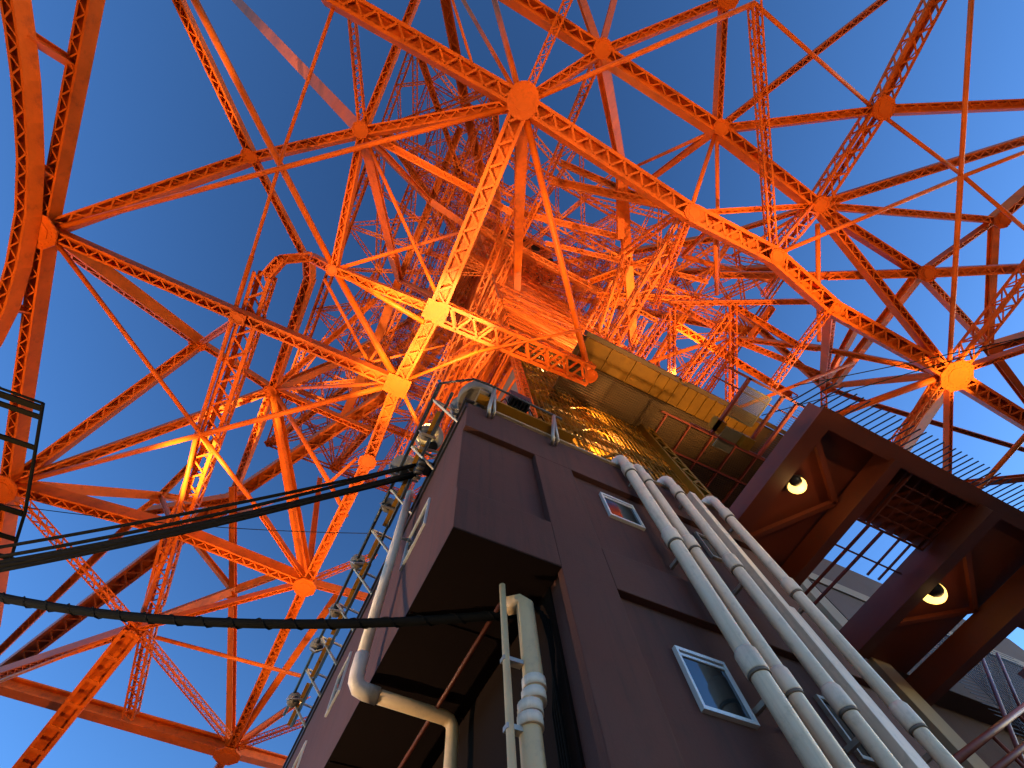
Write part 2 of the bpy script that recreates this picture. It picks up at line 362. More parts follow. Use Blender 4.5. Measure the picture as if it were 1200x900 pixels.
MEMBERS = [
    ((-9.14, -5.36, 20.00), 'hub', 0.84, 'B'),
    ('hub', 'g8', 0.89, 'B'),
    ('g8', 'g905', 0.96, 'B'),
    ('g905', 'g975', 0.92, 'B'),
    ('g975', 'hubR', 0.93, 'B'),
    ('hubR', (36.43, -5.06, 20.00), 0.97, 'B'),
    ('hub', 'c510', 0.98, 'B'),
    ('c510', 'c465', 0.83, 'B'),
    ('c465', 'c430', 0.74, 'B'),
    ('c430', 'c360', 0.75, 'B'),
    ('c360', 'c270', 0.70, 'B'),
    ('l70', 'l285', 0.64, 'B'),
    ('l285', 'c465', 0.69, 'B'),
    ('l15', 'm205', 0.76, 'B'),
    ('m205', 'c360', 0.72, 'B'),
    ('c510', (3.25, 3.57, 20.00), 1.07, 'W'),
    ((3.25, 3.57, 20.00), 'c690', 1.11, 'W'),
    ('m360', 'c510', 0.61, 'S'),
    ((-16.39, -2.29, 20.00), 'l70', 0.60, 'S'),
    ('l70', 'l15', 0.67, 'S'),
    ('l15', (-16.21, 31.76, 20.00), 0.78, 'S'),
    ((-4.62, -9.20, 21.50), 'u700', 0.72, 'S'),
    ('u700', 'u840', 0.73, 'S'),
    ('u840', 'u960', 0.74, 'S'),
    ('u960', 'g905', 0.79, 'L'),
    ('r1025', 'u960', 0.92, 'L'),
    ((13.51, -18.96, 22.00), 'r1025', 0.87, 'L'),
    ('l70', 'u295', 0.70, 'S'),
    ('u295', 'u420', 0.57, 'S'),
    ('u420', 'hub', 0.55, 'S'),
    ((-16.88, -3.58, 24.00), 'u295', 0.56, 'S'),
    ('u295', (-8.20, 4.92, 24.00), 0.44, 'S'),
    ((-13.36, -3.02, 20.00), 'm360', 0.29, 'T'),
    ('m360', 'c465', 0.33, 'T'),
    ('m360', (-0.93, 4.45, 19.60), 0.24, 'T'),
    ('l70', 'hub', 0.21, 'T'),
    ((-8.66, -5.68, 20.00), (-9.05, 0.17, 20.40), 0.14, 'T'),
    ((-9.05, 0.17, 20.40), (-9.04, 5.22, 20.40), 0.15, 'T'),
    ((-9.04, 5.22, 20.40), (-9.07, 14.87, 20.40), 0.20, 'T'),
    ((-9.07, 14.87, 20.40), 'm205', 0.22, 'T'),
    ('m205', (-8.85, 27.05, 20.00), 0.29, 'T'),
    ((-24.52, -7.47, 40.00), 'u420', 0.61, 'P'),
    ((-9.97, -6.97, 24.00), 'u420', 0.42, 'L'),
    ((-7.24, -8.52, 24.00), 'u420', 0.43, 'S'),
    ((-12.91, -18.44, 48.00), (-6.46, -9.98, 48.00), 1.38, 'S'),
    ((-6.46, -9.98, 48.00), (-2.42, -5.22, 48.00), 1.30, 'S'),
    ((-4.77, -7.21, 19.00), (-3.21, -5.73, 19.40), 0.11, 'T'),
    ((-6.22, -10.10, 26.00), 'hub', 0.19, 'T'),
    ((-4.37, -10.07, 24.00), 'hub', 0.26, 'T'),
    ('hub', 'u700', 0.54, 'S'),
    ('hub', 'topR', 0.20, 'T'),
    ((-0.89, -9.81, 20.00), 'hub', 0.38, 'L'),
    ((-0.78, -11.93, 24.00), 'u700', 0.34, 'P'),
    ((0.78, -12.77, 24.00), 'u700', 0.31, 'P'),
    ('u700', 'top', 0.49, 'S'),
    ('u700', (5.86, -8.47, 30.00), 0.56, 'P'),
    ((5.86, -8.47, 30.00), (14.84, 1.65, 34.00), 0.71, 'P'),
    ('u700', (2.18, -5.61, 32.00), 0.48, 'L'),
    ('hub', (8.02, 8.12, 48.00), 0.61, 'P'),
    ('hub', 'c690', 0.31, 'T'),
    ('hub', (-0.94, -3.71, 22.00), 0.23, 'P'),
    ('top', 'u840', 0.43, 'S'),
    ('topR', 'g905', 0.47, 'L'),
    ('topR', 'r1025', 0.15, 'T'),
    ('r1025', (19.37, -13.17, 21.00), 0.16, 'T'),
    ((19.37, -13.17, 21.00), (26.47, -12.85, 21.00), 0.17, 'T'),
    ('u840', (13.02, -19.75, 24.00), 0.44, 'S'),
    ('u840', 'r1025', 0.52, 'S'),
    ('r1025', (22.31, -18.39, 22.00), 0.58, 'S'),
    ((12.14, -15.96, 18.00), (16.56, -11.27, 18.00), 0.17, 'T'),
    ((16.56, -11.27, 18.00), 'hubR', 0.20, 'T'),
    ('u960', (24.33, -18.42, 23.00), 0.61, 'S'),
    ('u960', 'r1165', 0.49, 'S'),
    ('r1165', (27.02, -18.52, 24.00), 0.66, 'S'),
    ('r1165', 'u1075', 0.37, 'S'),
    ('r1165', 'r1158', 0.41, 'P'),
    ((20.41, -14.97, 19.00), (17.85, -12.05, 19.30), 0.19, 'T'),
    ((17.85, -12.05, 19.30), 'g905', 0.20, 'T'),
    ('u960', 'u1075', 0.57, 'S'),
    ('u960', 'hubR', 0.53, 'S'),
    ('u1075', (17.11, -6.67, 22.00), 0.64, 'S'),
    ((17.11, -6.67, 22.00), (13.82, -4.77, 26.00), 0.59, 'S'),
    ('u1075', (29.38, -13.33, 22.00), 0.70, 'S'),
    ('u1075', (29.79, -8.43, 23.00), 0.44, 'S'),
    ('u1075', (25.72, -2.46, 26.00), 0.52, 'P'),
    ('r1158', (35.12, -12.11, 24.00), 0.71, 'S'),
    ('r1158', (43.10, -5.79, 24.00), 0.46, 'P'),
    ('g8', 'u960', 0.37, 'S'),
    ('g8', 'u840', 0.20, 'T'),
    ('u840', (6.91, -8.72, 30.00), 0.19, 'T'),
    ('u840', (8.29, -8.69, 30.00), 0.34, 'P'),
    ('u840', (14.16, -4.48, 26.00), 0.19, 'T'),
    ((13.19, -7.25, 26.00), 'u960', 0.33, 'S'),
    ((13.49, -5.89, 25.00), 'u960', 0.19, 'T'),
    ('hubR', (26.22, -14.16, 21.00), 0.90, 'L'),
    ('hubR', (29.75, -9.71, 20.00), 0.41, 'S'),
    ('hubR', (30.26, -0.35, 20.00), 0.34, 'S'),
    ('hubR', (23.65, -0.06, 18.50), 0.50, 'L'),
    ('hubR', (34.64, 3.33, 26.00), 0.90, 'P'),
    ('hubR', (20.67, 0.52, 20.50), 0.38, 'T'),
    ('hubR', 'n965', 0.40, 'S'),
    ('hubR', (22.16, -3.85, 25.00), 0.46, 'S'),
    ('n965', (19.87, -4.98, 34.00), 0.63, 'S'),
    ((22.16, -3.85, 25.00), (20.37, -2.43, 30.00), 0.48, 'S'),
    ('n965', (24.23, -7.01, 26.00), 0.50, 'P'),
    ((33.46, -2.84, 30.00), (54.78, -6.52, 30.00), 0.59, 'S'),
    ('n965', (33.46, -2.84, 30.00), 0.55, 'S'),
    ((35.78, -6.23, 22.00), (36.00, -0.19, 22.00), 0.28, 'T'),
    ((41.01, 1.20, 28.00), (51.41, -4.96, 28.00), 0.57, 'P'),
    ('g975', (15.90, -2.04, 19.00), 0.42, 'L'),
    ((15.90, -2.04, 19.00), (15.07, -0.30, 18.00), 0.41, 'L'),
    ('g975', 'n965', 0.50, 'S'),
    ('n965', (24.80, 2.12, 22.00), 0.55, 'L'),
    ((14.30, -8.14, 21.00), (18.36, -3.53, 21.00), 0.22, 'T'),
    ('l70', 'm235', 0.70, 'S'),
    ('l70', (-8.93, 14.39, 20.00), 0.20, 'T'),
    ((-8.93, 14.39, 20.00), (-5.12, 17.60, 20.00), 0.22, 'T'),
    ((-5.12, 17.60, 20.00), 'c360', 0.29, 'S'),
    ('m235', 'l15', 0.81, 'S'),
    ('m235', 'l285', 0.44, 'S'),
    ('m235', 'm320', 0.51, 'S'),
    ('l15', 'm320', 0.70, 'S'),
    ('l15', 'c465', 0.28, 'T'),
    ('m320', (-7.59, 5.95, 24.00), 0.67, 'S'),
    ('m320', (-5.38, 7.31, 32.00), 0.54, 'S'),
    ('m320', (-5.77, 13.91, 40.00), 0.62, 'P'),
    ('m320', (-1.53, 14.22, 26.00), 0.51, 'S'),
    ('m320', 'c360', 0.58, 'P'),
    ('m320', (-2.31, 16.14, 22.00), 0.27, 'T'),
    ((-2.31, 16.14, 22.00), (-0.55, 17.15, 21.00), 0.25, 'T'),
    ('m320', (-10.19, 27.39, 32.00), 0.71, 'S'),
    ('m320', 'c465', 0.20, 'T'),
    ((-2.31, 16.14, 22.00), (-1.44, 13.95, 22.00), 0.20, 'T'),
    ((-2.31, 16.14, 22.00), (-9.99, 29.48, 31.00), 0.24, 'T'),
    ((-7.59, 5.95, 24.00), (-7.67, 4.62, 23.00), 0.63, 'S'),
    ((-7.67, 4.62, 23.00), 'm360', 0.59, 'S'),
    ((-8.52, 5.92, 21.00), (-8.51, 7.92, 21.00), 0.98, 'L'),
    ((-8.51, 7.92, 21.00), (-8.57, 13.87, 21.00), 1.07, 'L'),
    ((-8.57, 13.87, 21.00), (-8.71, 19.97, 21.00), 1.06, 'L'),
    ((-8.71, 19.97, 21.00), 'm205', 1.03, 'L'),
    ('m205', (-8.60, 27.25, 20.50), 0.97, 'L'),
    ((-8.60, 27.25, 20.50), (-7.80, 35.91, 20.00), 0.79, 'L'),
    ((-8.48, 6.07, 21.00), (-8.06, 4.92, 21.00), 0.56, 'B'),
    ((-8.06, 4.92, 21.00), (-7.25, 4.42, 22.00), 0.57, 'B'),
    ((-2.31, 15.96, 36.00), (-4.81, 20.09, 36.00), 1.40, 'S'),
    ((-4.81, 20.09, 36.00), 'g255', 1.48, 'S'),
    ('g255', (-29.45, 66.82, 36.00), 2.04, 'S'),
    ((-9.14, 27.37, 32.00), (-16.44, 32.49, 32.00), 0.80, 'S'),
    ((-16.44, 32.49, 32.00), (-25.85, 55.62, 32.00), 0.84, 'S'),
    ('m185', 'l15', 0.59, 'S'),
    ('m185', (-13.35, 24.23, 34.00), 0.62, 'S'),
    ('m185', (-14.66, 28.55, 28.00), 0.58, 'S'),
    ('m185', 'g255', 0.57, 'P'),
    ('m185', 'm205', 0.33, 'P'),
    ((-15.02, 20.83, 19.00), 'n160', 0.45, 'L'),
    ('n160', (-1.68, 34.08, 19.00), 0.46, 'L'),
    ('n160', (-12.11, 41.03, 17.00), 1.02, 'X'),
    ((-16.86, 37.48, 21.00), 'n160', 0.61, 'S'),
    ((-15.58, 35.59, 19.50), 'n160', 0.20, 'T'),
    ('n160', 'm275', 0.57, 'S'),
    ('m275', (-3.61, 31.82, 30.00), 0.56, 'S'),
    ('n160', 'c360', 0.39, 'S'),
    ('m275', (-9.78, 25.35, 30.00), 0.47, 'P'),
    ('m275', (-12.82, 31.66, 31.00), 0.41, 'P'),
    ('m275', 'c270', 0.50, 'P'),
    ((-17.67, 39.27, 22.00), 'c270', 0.97, 'P'),
    ('c270', (5.13, 41.09, 22.00), 0.81, 'P'),
    ('c270', (-2.11, 45.39, 21.00), 0.73, 'S'),
    ((-7.39, 27.36, 19.00), (1.00, 27.32, 19.00), 0.20, 'T'),
    ((1.01, 25.41, 24.00), 'c270', 0.47, 'P'),
    ('c270', (2.30, 39.37, 26.00), 0.58, 'P'),
    ('c270', (2.71, 32.32, 20.00), 0.46, 'L'),
    ('c360', (2.13, 21.72, 24.00), 0.43, 'L'),
    ('c360', (2.66, 23.33, 22.00), 0.42, 'S'),
    ('c360', (-3.96, 21.86, 30.00), 0.47, 'P'),
    ('c465', (1.85, 4.49, 19.00), 0.16, 'T'),
    ((1.85, 4.49, 19.00), (5.87, 1.46, 19.40), 0.14, 'T'),
    ('c465', (1.07, 9.33, 19.00), 0.21, 'T'),
    ('u420', 'm360', 0.47, 'S'),
    ('u420', (-1.14, -2.05, 24.00), 0.42, 'B'),
    ((-1.14, -2.05, 24.00), (0.74, -1.99, 24.00), 0.41, 'B'),
    ('u420', (-5.10, -0.87, 36.00), 0.42, 'P'),
    ((-5.10, -0.87, 36.00), (-2.05, -0.54, 40.00), 0.57, 'P'),
    ('u420', (-5.13, 3.46, 30.00), 0.48, 'P'),
    ((-5.13, 3.46, 30.00), 'n468', 0.66, 'P'),
    ('u420', (-0.94, 3.07, 20.00), 0.18, 'T'),
    ('m360', (-1.29, 0.09, 24.00), 0.19, 'T'),
    ((-6.22, -8.18, 45.00), 'n468', 0.84, 'S'),
    ('n468', (-5.43, 15.80, 42.00), 0.88, 'P'),
    ((-5.43, 15.80, 42.00), (-4.81, 20.09, 36.00), 0.83, 'P'),
    ((-5.31, -9.16, 47.00), (-4.34, 7.51, 45.00), 0.52, 'L'),
    ((-3.96, -9.03, 47.00), (-2.89, 7.78, 45.00), 0.43, 'L'),
    ('n468', (-1.30, 4.59, 28.00), 0.43, 'S'),
    ((-6.18, 5.02, 21.50), (-2.78, 8.09, 21.50), 0.17, 'T'),
    ((-2.78, 8.09, 21.50), (-2.89, 7.48, 25.00), 0.14, 'T'),
    ((-2.78, 8.09, 21.50), (0.40, 6.20, 24.00), 0.14, 'T'),
    ((-1.54, -6.81, 30.00), (-1.05, 4.47, 28.00), 0.60, 'L'),
    ((0.81, -4.99, 34.00), (1.58, 7.39, 32.00), 0.65, 'L'),
    ((2.35, -4.32, 36.00), (2.93, 8.05, 34.00), 0.63, 'L'),
    ((2.26, -5.47, 32.00), (2.44, -0.06, 34.00), 0.50, 'L'),
    ((2.44, -0.06, 34.00), (2.33, 5.95, 34.00), 0.61, 'L'),
    ((2.06, 5.25, 30.00), (1.70, 17.96, 28.00), 0.69, 'L'),
    ((1.11, 5.78, 34.00), (1.68, 17.06, 32.00), 0.63, 'L'),
    ((3.43, 5.81, 34.00), (3.30, 14.58, 32.00), 0.63, 'L'),
    ((0.92, 7.20, 30.00), (0.77, 17.04, 26.00), 0.49, 'L'),
    ((2.57, 3.62, 20.00), (2.07, 6.44, 19.50), 0.42, 'L'),
    ((2.30, 4.44, 24.00), (1.25, 7.25, 26.00), 0.36, 'L'),
    ((2.29, -5.39, 30.00), (9.71, -6.93, 26.00), 0.58, 'B'),
    ((2.57, -7.49, 34.00), (9.47, -7.41, 30.00), 0.54, 'S'),
    ((1.63, -3.11, 34.00), (9.37, -4.94, 32.00), 0.57, 'B'),
    ((4.13, -1.97, 32.00), (14.61, -4.50, 28.00), 0.48, 'S'),
    ((8.94, -3.45, 30.00), (9.71, -6.93, 26.00), 0.50, 'L'),
    ((8.56, -5.37, 22.00), (8.51, 1.75, 22.00), 0.81, 'L'),
    ((8.75, -3.42, 28.00), (9.83, 1.71, 28.00), 0.69, 'L'),
    ((8.35, -4.41, 30.00), (5.86, -8.47, 30.00), 0.52, 'P'),
    ('g8', (10.48, -1.22, 24.00), 0.40, 'L'),
    ((11.63, -1.91, 25.00), (19.72, -6.14, 24.00), 0.46, 'S'),
    ((11.40, -1.67, 24.00), (13.76, 1.86, 24.00), 0.46, 'L'),
    ((15.11, -3.62, 25.00), (17.08, 1.91, 22.00), 0.62, 'L'),
    ((12.93, -2.42, 21.00), (12.13, 1.49, 20.00), 0.49, 'L'),
    ((15.78, -1.40, 24.00), (14.19, 1.81, 22.00), 0.56, 'L'),
    ((11.49, -1.16, 24.00), (10.42, 1.64, 22.00), 0.49, 'L'),
    ((12.05, -0.36, 28.00), (11.47, 2.22, 26.00), 0.46, 'L'),
    ((11.77, -1.85, 24.00), (16.52, -2.00, 26.00), 0.42, 'B'),
    ((13.11, -0.97, 26.00), (23.69, -0.45, 26.00), 0.63, 'B'),
    ((16.35, -3.65, 26.00), (21.57, -3.49, 26.00), 0.50, 'B'),
    ((17.65, -1.92, 26.00), (26.51, -2.82, 28.00), 0.54, 'B'),
    ((10.99, 1.64, 22.00), (15.41, -1.63, 24.00), 0.25, 'T'),
    ((17.22, 1.85, 22.00), (23.95, -3.94, 24.00), 0.21, 'T'),
    ((18.97, -2.63, 27.00), (18.34, -4.75, 26.00), 0.45, 'S'),
    ('g905', (15.72, -5.64, 22.00), 0.35, 'L'),
    ((15.98, -4.75, 24.00), (14.79, -5.67, 22.00), 0.38, 'L'),
    ((12.57, 3.02, 21.00), (12.84, 1.39, 25.00), 0.20, 'T'),
    ((9.38, -1.13, 36.00), (12.05, -4.93, 32.00), 0.61, 'B'),
    ((10.00, -0.50, 34.00), (15.80, -3.54, 30.00), 0.53, 'B'),
    ((11.42, -2.73, 30.00), (16.54, -3.86, 28.00), 0.36, 'L'),
    ((10.73, -2.00, 34.00), (10.67, 3.50, 34.00), 0.70, 'L'),
    ((10.89, -6.15, 24.00), (12.08, -5.09, 28.00), 0.31, 'P'),
    ((10.43, -5.63, 22.00), (13.42, -3.49, 24.00), 0.23, 'T'),
    ((12.08, -5.09, 28.00), (17.32, -6.04, 26.00), 0.33, 'T'),
]
TC = Vector((8.5, 8.6, 0))
tower = empty('steel_tower', (TC.x, TC.y, GROUND), 'huge orange riveted steel lattice tower filling the dusk sky overhead', 'tower')
def nd(x): return NODES[x] if isinstance(x, str) else x
for a, b, w, st in MEMBERS:
    member(nd(a), nd(b), w, st, tower)

# gusset plates at the joints
for nm, r, kind, sy in (('hub', .95, 'disc', 1.1), ('hubR', 1.05, 'oct', .9), ('c360', 1.0, 'oct', 1.0), ('g905', .95, 'oct', .8), ('g8', 1.1, 'oct', .7),
                        ('g975', .75, 'sq', .7), ('c510', .8, 'sq', .85), ('c465', .85, 'sq', .85), ('c430', .8, 'oct', 1.0), ('c690', .6, 'oct', 1), ('c270', 1.5, 'oct', 1.0),
                        ('l70', 1.3, 'oct', 1.0), ('l15', 1.2, 'oct', 1.2), ('l285', .55, 'sq', .8), ('u700', .9, 'oct', 1), ('u840', .9, 'oct', .8), ('u960', .9, 'oct', 1), ('u1075', 1.3, 'oct', .7),
                        ('r1025', 1.3, 'oct', .9), ('r1165', 1.2, 'oct', .8), ('r1158', 1.2, 'oct', .8), ('u420', .8, 'oct', 1), ('u295', .9, 'oct', .8), ('m235', 1.3, 'oct', .8),
                        ('m320', 1.0, 'oct', .9), ('m185', 1.1, 'oct', .9), ('m275', 1.1, 'oct', .9), ('m205', .7, 'oct', 1), ('top', 1.2, 'oct', .9), ('g255', 2.2, 'oct', 1.0), ('n965', 1.1, 'oct', 1), ('n160', .6, 'oct', 1), ('m360', .6, 'oct', 1)):
    gusset(nm, r * (.95 if nm == 'hubR' else .68 if nm in ('hub', 'hubR', 'c360', 'c465', 'c510') else .6 if nm[0] in 'lc' else .46), tower, kind, sy=sy, hole=nm in ('hub', 'hubR', 'c360', 'u1075'), z=-.44)

# arch under the left face: laced curved rib with short struts up to the chord
ARCH = [(-17.05, -3.2, 17.0), (-16.93, -.02, 18.04), (-16.87, 1.01, 18.3), (-16.81, 2.26, 18.58), (-16.76, 3.64, 18.83), (-16.71, 5.15, 19.06), (-16.67, 7.17, 19.22), (-16.68, 9.37, 19.17), (-16.72, 11.3, 18.99), (-16.81, 12.87, 18.61), (-16.95, 14.6, 18.0)]
for p, q in zip(ARCH, ARCH[1:]): member(p, Vector(q) + (Vector(q) - Vector(p)) * .02, .64, 'S', tower, name='arch_rib')
for y, z in ((.9, 18.3), (5.2, 19.0), (11.3, 19.0)): member((-16.8, y, z), (-16.6, y + .3, 20), .4, 'P', tower, name='strut')

# ---- the tower above: four tapering legs of four chords, bracing, ring trusses, deck
def hw(h): return 7.5 + 17.5 * max(0, (125 - h) / 105) ** 1.35
def lw(h): return 3.2 + 5.0 * max(0, (125 - h) / 105)
LEV = [42, 52, 62, 72, 82, 92, 102, 112, 125]
fine = MB()
def fine_brace(p, q, w):
    p, q = Vector(p), Vector(q); a, u, v = frame(p, q)
    for s in (-1, 1):
        x0, x1 = sorted((s * w / 2, s * w * .28)); fine.beam(p, q, u, v, x0, x1, -w * .15, w * .15)
    lace(fine, p, q, u, v, w * .4, -w * .1, w * 1.1, w * .13, .03)
def corner(h, sx, sy, i, j):
    """chord position of leg (sx,sy); i,j = 0 outer, 1 inner"""
    o, n = hw(h), hw(h) - lw(h)
    return Vector((TC.x + sx * (n if i else o), TC.y + sy * (n if j else o), h))
for k in range(len(LEV) - 1):
    h0, h1 = LEV[k], LEV[k + 1]
    for sx in (-1, 1):
        for sy in (-1, 1):
            vis = not (sx > 0 and sy > 0)
            for i in (0, 1):
                for j in (0, 1):
                    member(corner(h0, sx, sy, i, j), corner(h1, sx, sy, i, j), 1.0 - .05 * k, 'S' if k < 3 else 'P', tower, name='leg_chord', rivets=False)
            for (A, B) in (((0, 0), (1, 0)), ((1, 0), (1, 1)), ((1, 1), (0, 1)), ((0, 1), (0, 0))):
                a0, b0 = corner(h0, sx, sy, *A), corner(h0, sx, sy, *B)
                a1, b1 = corner(h1, sx, sy, *A), corner(h1, sx, sy, *B)
                hm = (h0 + h1) / 2; am, bm = (a0 + a1) / 2, (b0 + b1) / 2
                if k < 3:
                    member(a0, b0, .55, 'F', tower, name='leg_strut')
                    member(a0, b1, .5, 'F', tower, name='leg_brace'); member(b0, a1, .5, 'F', tower, name='leg_brace')
                    fine_brace(am, bm, .4)
                else:
                    fine_brace(a0, b0, .5); fine_brace(a0, b1, .45); fine_brace(b0, a1, .45)
    # ring trusses between the legs on the four faces
    n0, n1 = hw(h0) - lw(h0), hw(h1) - lw(h1)
    for ax in (0, 1):
        for s in (-1, 1):
            for inner in (0, 1):
                def P(tt, h):
                    o = hw(h) - (lw(h) if inner else 0); n = hw(h) - lw(h)
                    return Vector((TC.x + tt * n, TC.y + s * o, h)) if ax == 0 else Vector((TC.x + s * o, TC.y + tt * n, h))
                if k < 4: member(P(-1, h0), P(1, h0), .8, 'L', tower, name='ring_girder')
                else: fine_brace(P(-1, h0), P(1, h0), .7)
                if not inner:
                    if k < 3:
                        member(P(-1, h0), P(0, h1), .6, 'F', tower, name='face_brace'); member(P(1, h0), P(0, h1), .6, 'F', tower, name='face_brace')
                    else:
                        fine_brace(P(-1, h0), P(0, h1), .6); fine_brace(P(1, h0), P(0, h1), .6)
            # horizontal zigzag in the ring
            for r in range(6):
                t0, t1 = -1 + r / 3, -1 + (r + 1) / 3
                def Q(tt, inn):
                    o = hw(h0) - (lw(h0) if inn else 0); n = hw(h0) - lw(h0)
                    return Vector((TC.x + tt * n, TC.y + s * o, h0)) if ax == 0 else Vector((TC.x + s * o, TC.y + tt * n, h0))
                fine_brace(Q(t0, r % 2), Q(t1, 1 - r % 2), .4)
# inner core frame round the lift shaft and secondary bracing
CL = [24 + 5.05 * i for i in range(21)]
for k in range(20):
    h0, h1 = CL[k], CL[k + 1]
    for rr, w in ((6.2, .4), (9.6, .45)):
        if rr > hw(h1) - lw(h1) * .5 and rr > 7: continue
        if rr > 7 and k < 3: continue
        cs = [Vector((TC.x + rr * x, TC.y + rr * y, 0)) for x, y in ((-1, -1), (1, -1), (1, 1), (-1, 1))]
        for i in range(4):
            A, B = cs[i], cs[(i + 1) % 4]; z0, z1 = Vector((0, 0, h0)), Vector((0, 0, h1)); mid = (A + B) / 2
            if not (rr < 7 and i == 2): fine_brace(A + z0, B + z0, w)
            fine_brace(A + z0, A + z1, w)
            fine_brace(A + z0, mid + z1, w * .7); fine_brace(B + z0, mid + z1, w * .7)
for k in range(5):
    h0, h1 = LEV[k], LEV[k + 1]; hm = (h0 + h1) / 2
    for sx in (-1, 1):
        for sy in (-1, 1):
            for (A, B) in (((0, 0), (1, 0)), ((1, 0), (1, 1)), ((1, 1), (0, 1)), ((0, 1), (0, 0))):
                a, b_ = corner(hm, sx, sy, *A), corner(hm, sx, sy, *B)
                m0 = (corner(h0, sx, sy, *A) + corner(h0, sx, sy, *B)) / 2; m1 = (corner(h1, sx, sy, *A) + corner(h1, sx, sy, *B)) / 2
                for q in (m0, m1): fine_brace(a, q, .3); fine_brace(b_, q, .3)
            fine_brace(corner(h0, sx, sy, 0, 0), corner(h0, sx, sy, 1, 1), .45); fine_brace(corner(h0, sx, sy, 0, 1), corner(h0, sx, sy, 1, 0), .45)
    for ax in (0, 1):
        for s in (-1, 1):
            n0 = hw(h0) - lw(h0)
            for t in (-.66, -.33, 0, .33, .66):
                p = Vector((TC.x + t * n0, TC.y + s * hw(h0), h0)) if ax == 0 else Vector((TC.x + s * hw(h0), TC.y + t * n0, h0))
                q = Vector((TC.x + t * n0 * .9, TC.y + s * hw(h1), h1)) if ax == 0 else Vector((TC.x + s * hw(h1), TC.y + t * n0 * .9, h1))
                fine_brace(p, q, .4)
                if k < 4: fine_brace(p, Vector((TC.x + (6.2 if p.x > TC.x else -6.2), TC.y + (6.2 if p.y > TC.y else -6.2), h0 + 2)), .35)
for k in range(26):
    z = 23 + 2.6 * k
    for rr in (4.6, 5.4):
        for dz in (0, 1.0):
            for a, c in (((-1, -1), (1, -1)), ((1, -1), (1, 1)), ((1, 1), (-1, 1)), ((-1, 1), (-1, -1))):
                fine.bar((TC.x + rr * a[0], TC.y + rr * a[1], z + dz), (TC.x + rr * c[0], TC.y + rr * c[1], z + dz), .09, .09)
    s = 1 if k % 2 else -1
    for sy in (-1, 1):
        fine.bar((TC.x - 4.6 * s, TC.y + sy * 5, z), (TC.x + 4.6 * s, TC.y + sy * 5, z + 2.6), .3, .08)
        fine.bar((TC.x + sy * 5, TC.y - 4.6 * s, z), (TC.x + sy * 5, TC.y + 4.6 * s, z + 2.6), .3, .08)
tag(fine.build('upper_bracing', ORANGE, tower), kind='stuff')
# observation deck seen from below
dk = MB(); D = 15
dk.prism(Vector((TC.x, TC.y, 126)), Vector((1, 0, 0)), Vector((0, 1, 0)), Vector((0, 0, 1)), [(-D, -D + 5), (-D + 5, -D), (D - 5, -D), (D, -D + 5), (D, D - 5), (D - 5, D), (-D + 5, D), (-D, D - 5)], 9)
deck = dk.build('observation_deck', OLIVE, tower)
for i in range(-4, 5):
    db = MB(); db.box(TC.x + i * 3.2 - .3, TC.x + i * 3.2 + .3, TC.y - 13, TC.y + 13, 125.2, 126.05); db.build('deck_beam', GOLD, deck)

# ------------------------------------------------------------------ lift and stair shaft rising from the annex roof
SX0, SX1, SY0, SY1 = 4.6, 12.4, 5.2, 12.5
shaft = empty('lift_shaft', (SX0, SY0, 6), 'ochre lift and stair shaft with lattice corner columns rising behind the annex roof', 'shaft')
for (x, y) in ((SX0, SY0), (SX1, SY0), (SX0, SY1), (SX1, SY1)):
    if x == SX1: member((x, y, 5.9), (x, y, 42), 1.1, 'B', shaft, name='corner_column', m=GOLD); member((x, y, 42), (x, y, 125), .7, 'L', shaft, name='corner_column')
    else: member((x, y, 5.9), (x, y, 125), .5, 'L', shaft, name='corner_column')
for x in (7.1, 9.7): member((x, SY0 + .1, 5.9), (x, SY0 + .1, 60), .32, 'L', shaft, name='mullion', m=GOLD)
mb = MB(); mb.box(SX0 + .1, SX0 + .25, SY0 + .35, SY1 - .4, 5.9, 24.5); mb.build('concrete_side_wall', SHAFTGREY, shaft)
for k in range(44):
    z = 6 + 2.6 * k; mb = MB()
    mb.box(SX0 + .4, SX1 - .4, SY0 - .06, SY0 + .12, z - .12, z + .12); mb.build('floor_beam', GOLD, shaft)
    mb = MB(); mb.box(SX0 + .5, SX1 - .5, SY0 + .75, SY0 + .85, z + .14, z + 2.44); w = mb.build('back_panel', GOLD, shaft)
    if k < 14:
        rb = MB()
        for i in range(18): rb.box(SX0 + .7 + i * .4, SX0 + .78 + i * .4, SY0 + .69, SY0 + .75, z + .14, z + 2.44)
        rb.build('panel_ribs', GOLD, w)
        mb = MB()
        s = 1 if k % 2 else -1
        A = Vector((8.5 - 2.6 * s, SY0 + .4, z + .1)); B = Vector((8.5 + 2.6 * s, SY0 + .4, z + 2.5))
        mb.bar(A, B, .5, .12); mb.build('stair_flight', OLIVE, shaft)
        for A_, B_ in (((SX0 + .4, z), (7.1, z + 2.6)), ((7.1, z), (9.7, z + 2.6)), ((9.7, z + 2.6), (SX1 - .6, z))):
            mb = MB(); mb.bar((A_[0], SY0 - .1, A_[1]), (B_[0], SY0 - .1, B_[1]), .09, .09); mb.build('diagonal_brace', GOLD, shaft)
        mb = MB(); mb.bar((SX0 + .02, SY0, z), (SX0 + .02, SY1, z + 2.6), .1, .1); mb.build('diagonal_brace', ORANGE, shaft)
    if k >= 7: mb = MB(); mb.box(SX0 - .02, SX0 + .12, SY0 + .3, SY1 - .3, z - .1, z + .1); mb.build('side_beam', ORANGE, shaft)
cl = MB()
for i in range(26): cl.box(SX0 + .45 + i * .27, SX0 + .48 + i * .27, SY0 - .2, SY0 - .17, 6, 60)
for i in range(74): cl.box(SX0 + .45, SX1 - .6, SY0 - .17, SY0 - .14, 6.3 + i * .72, 6.35 + i * .72)
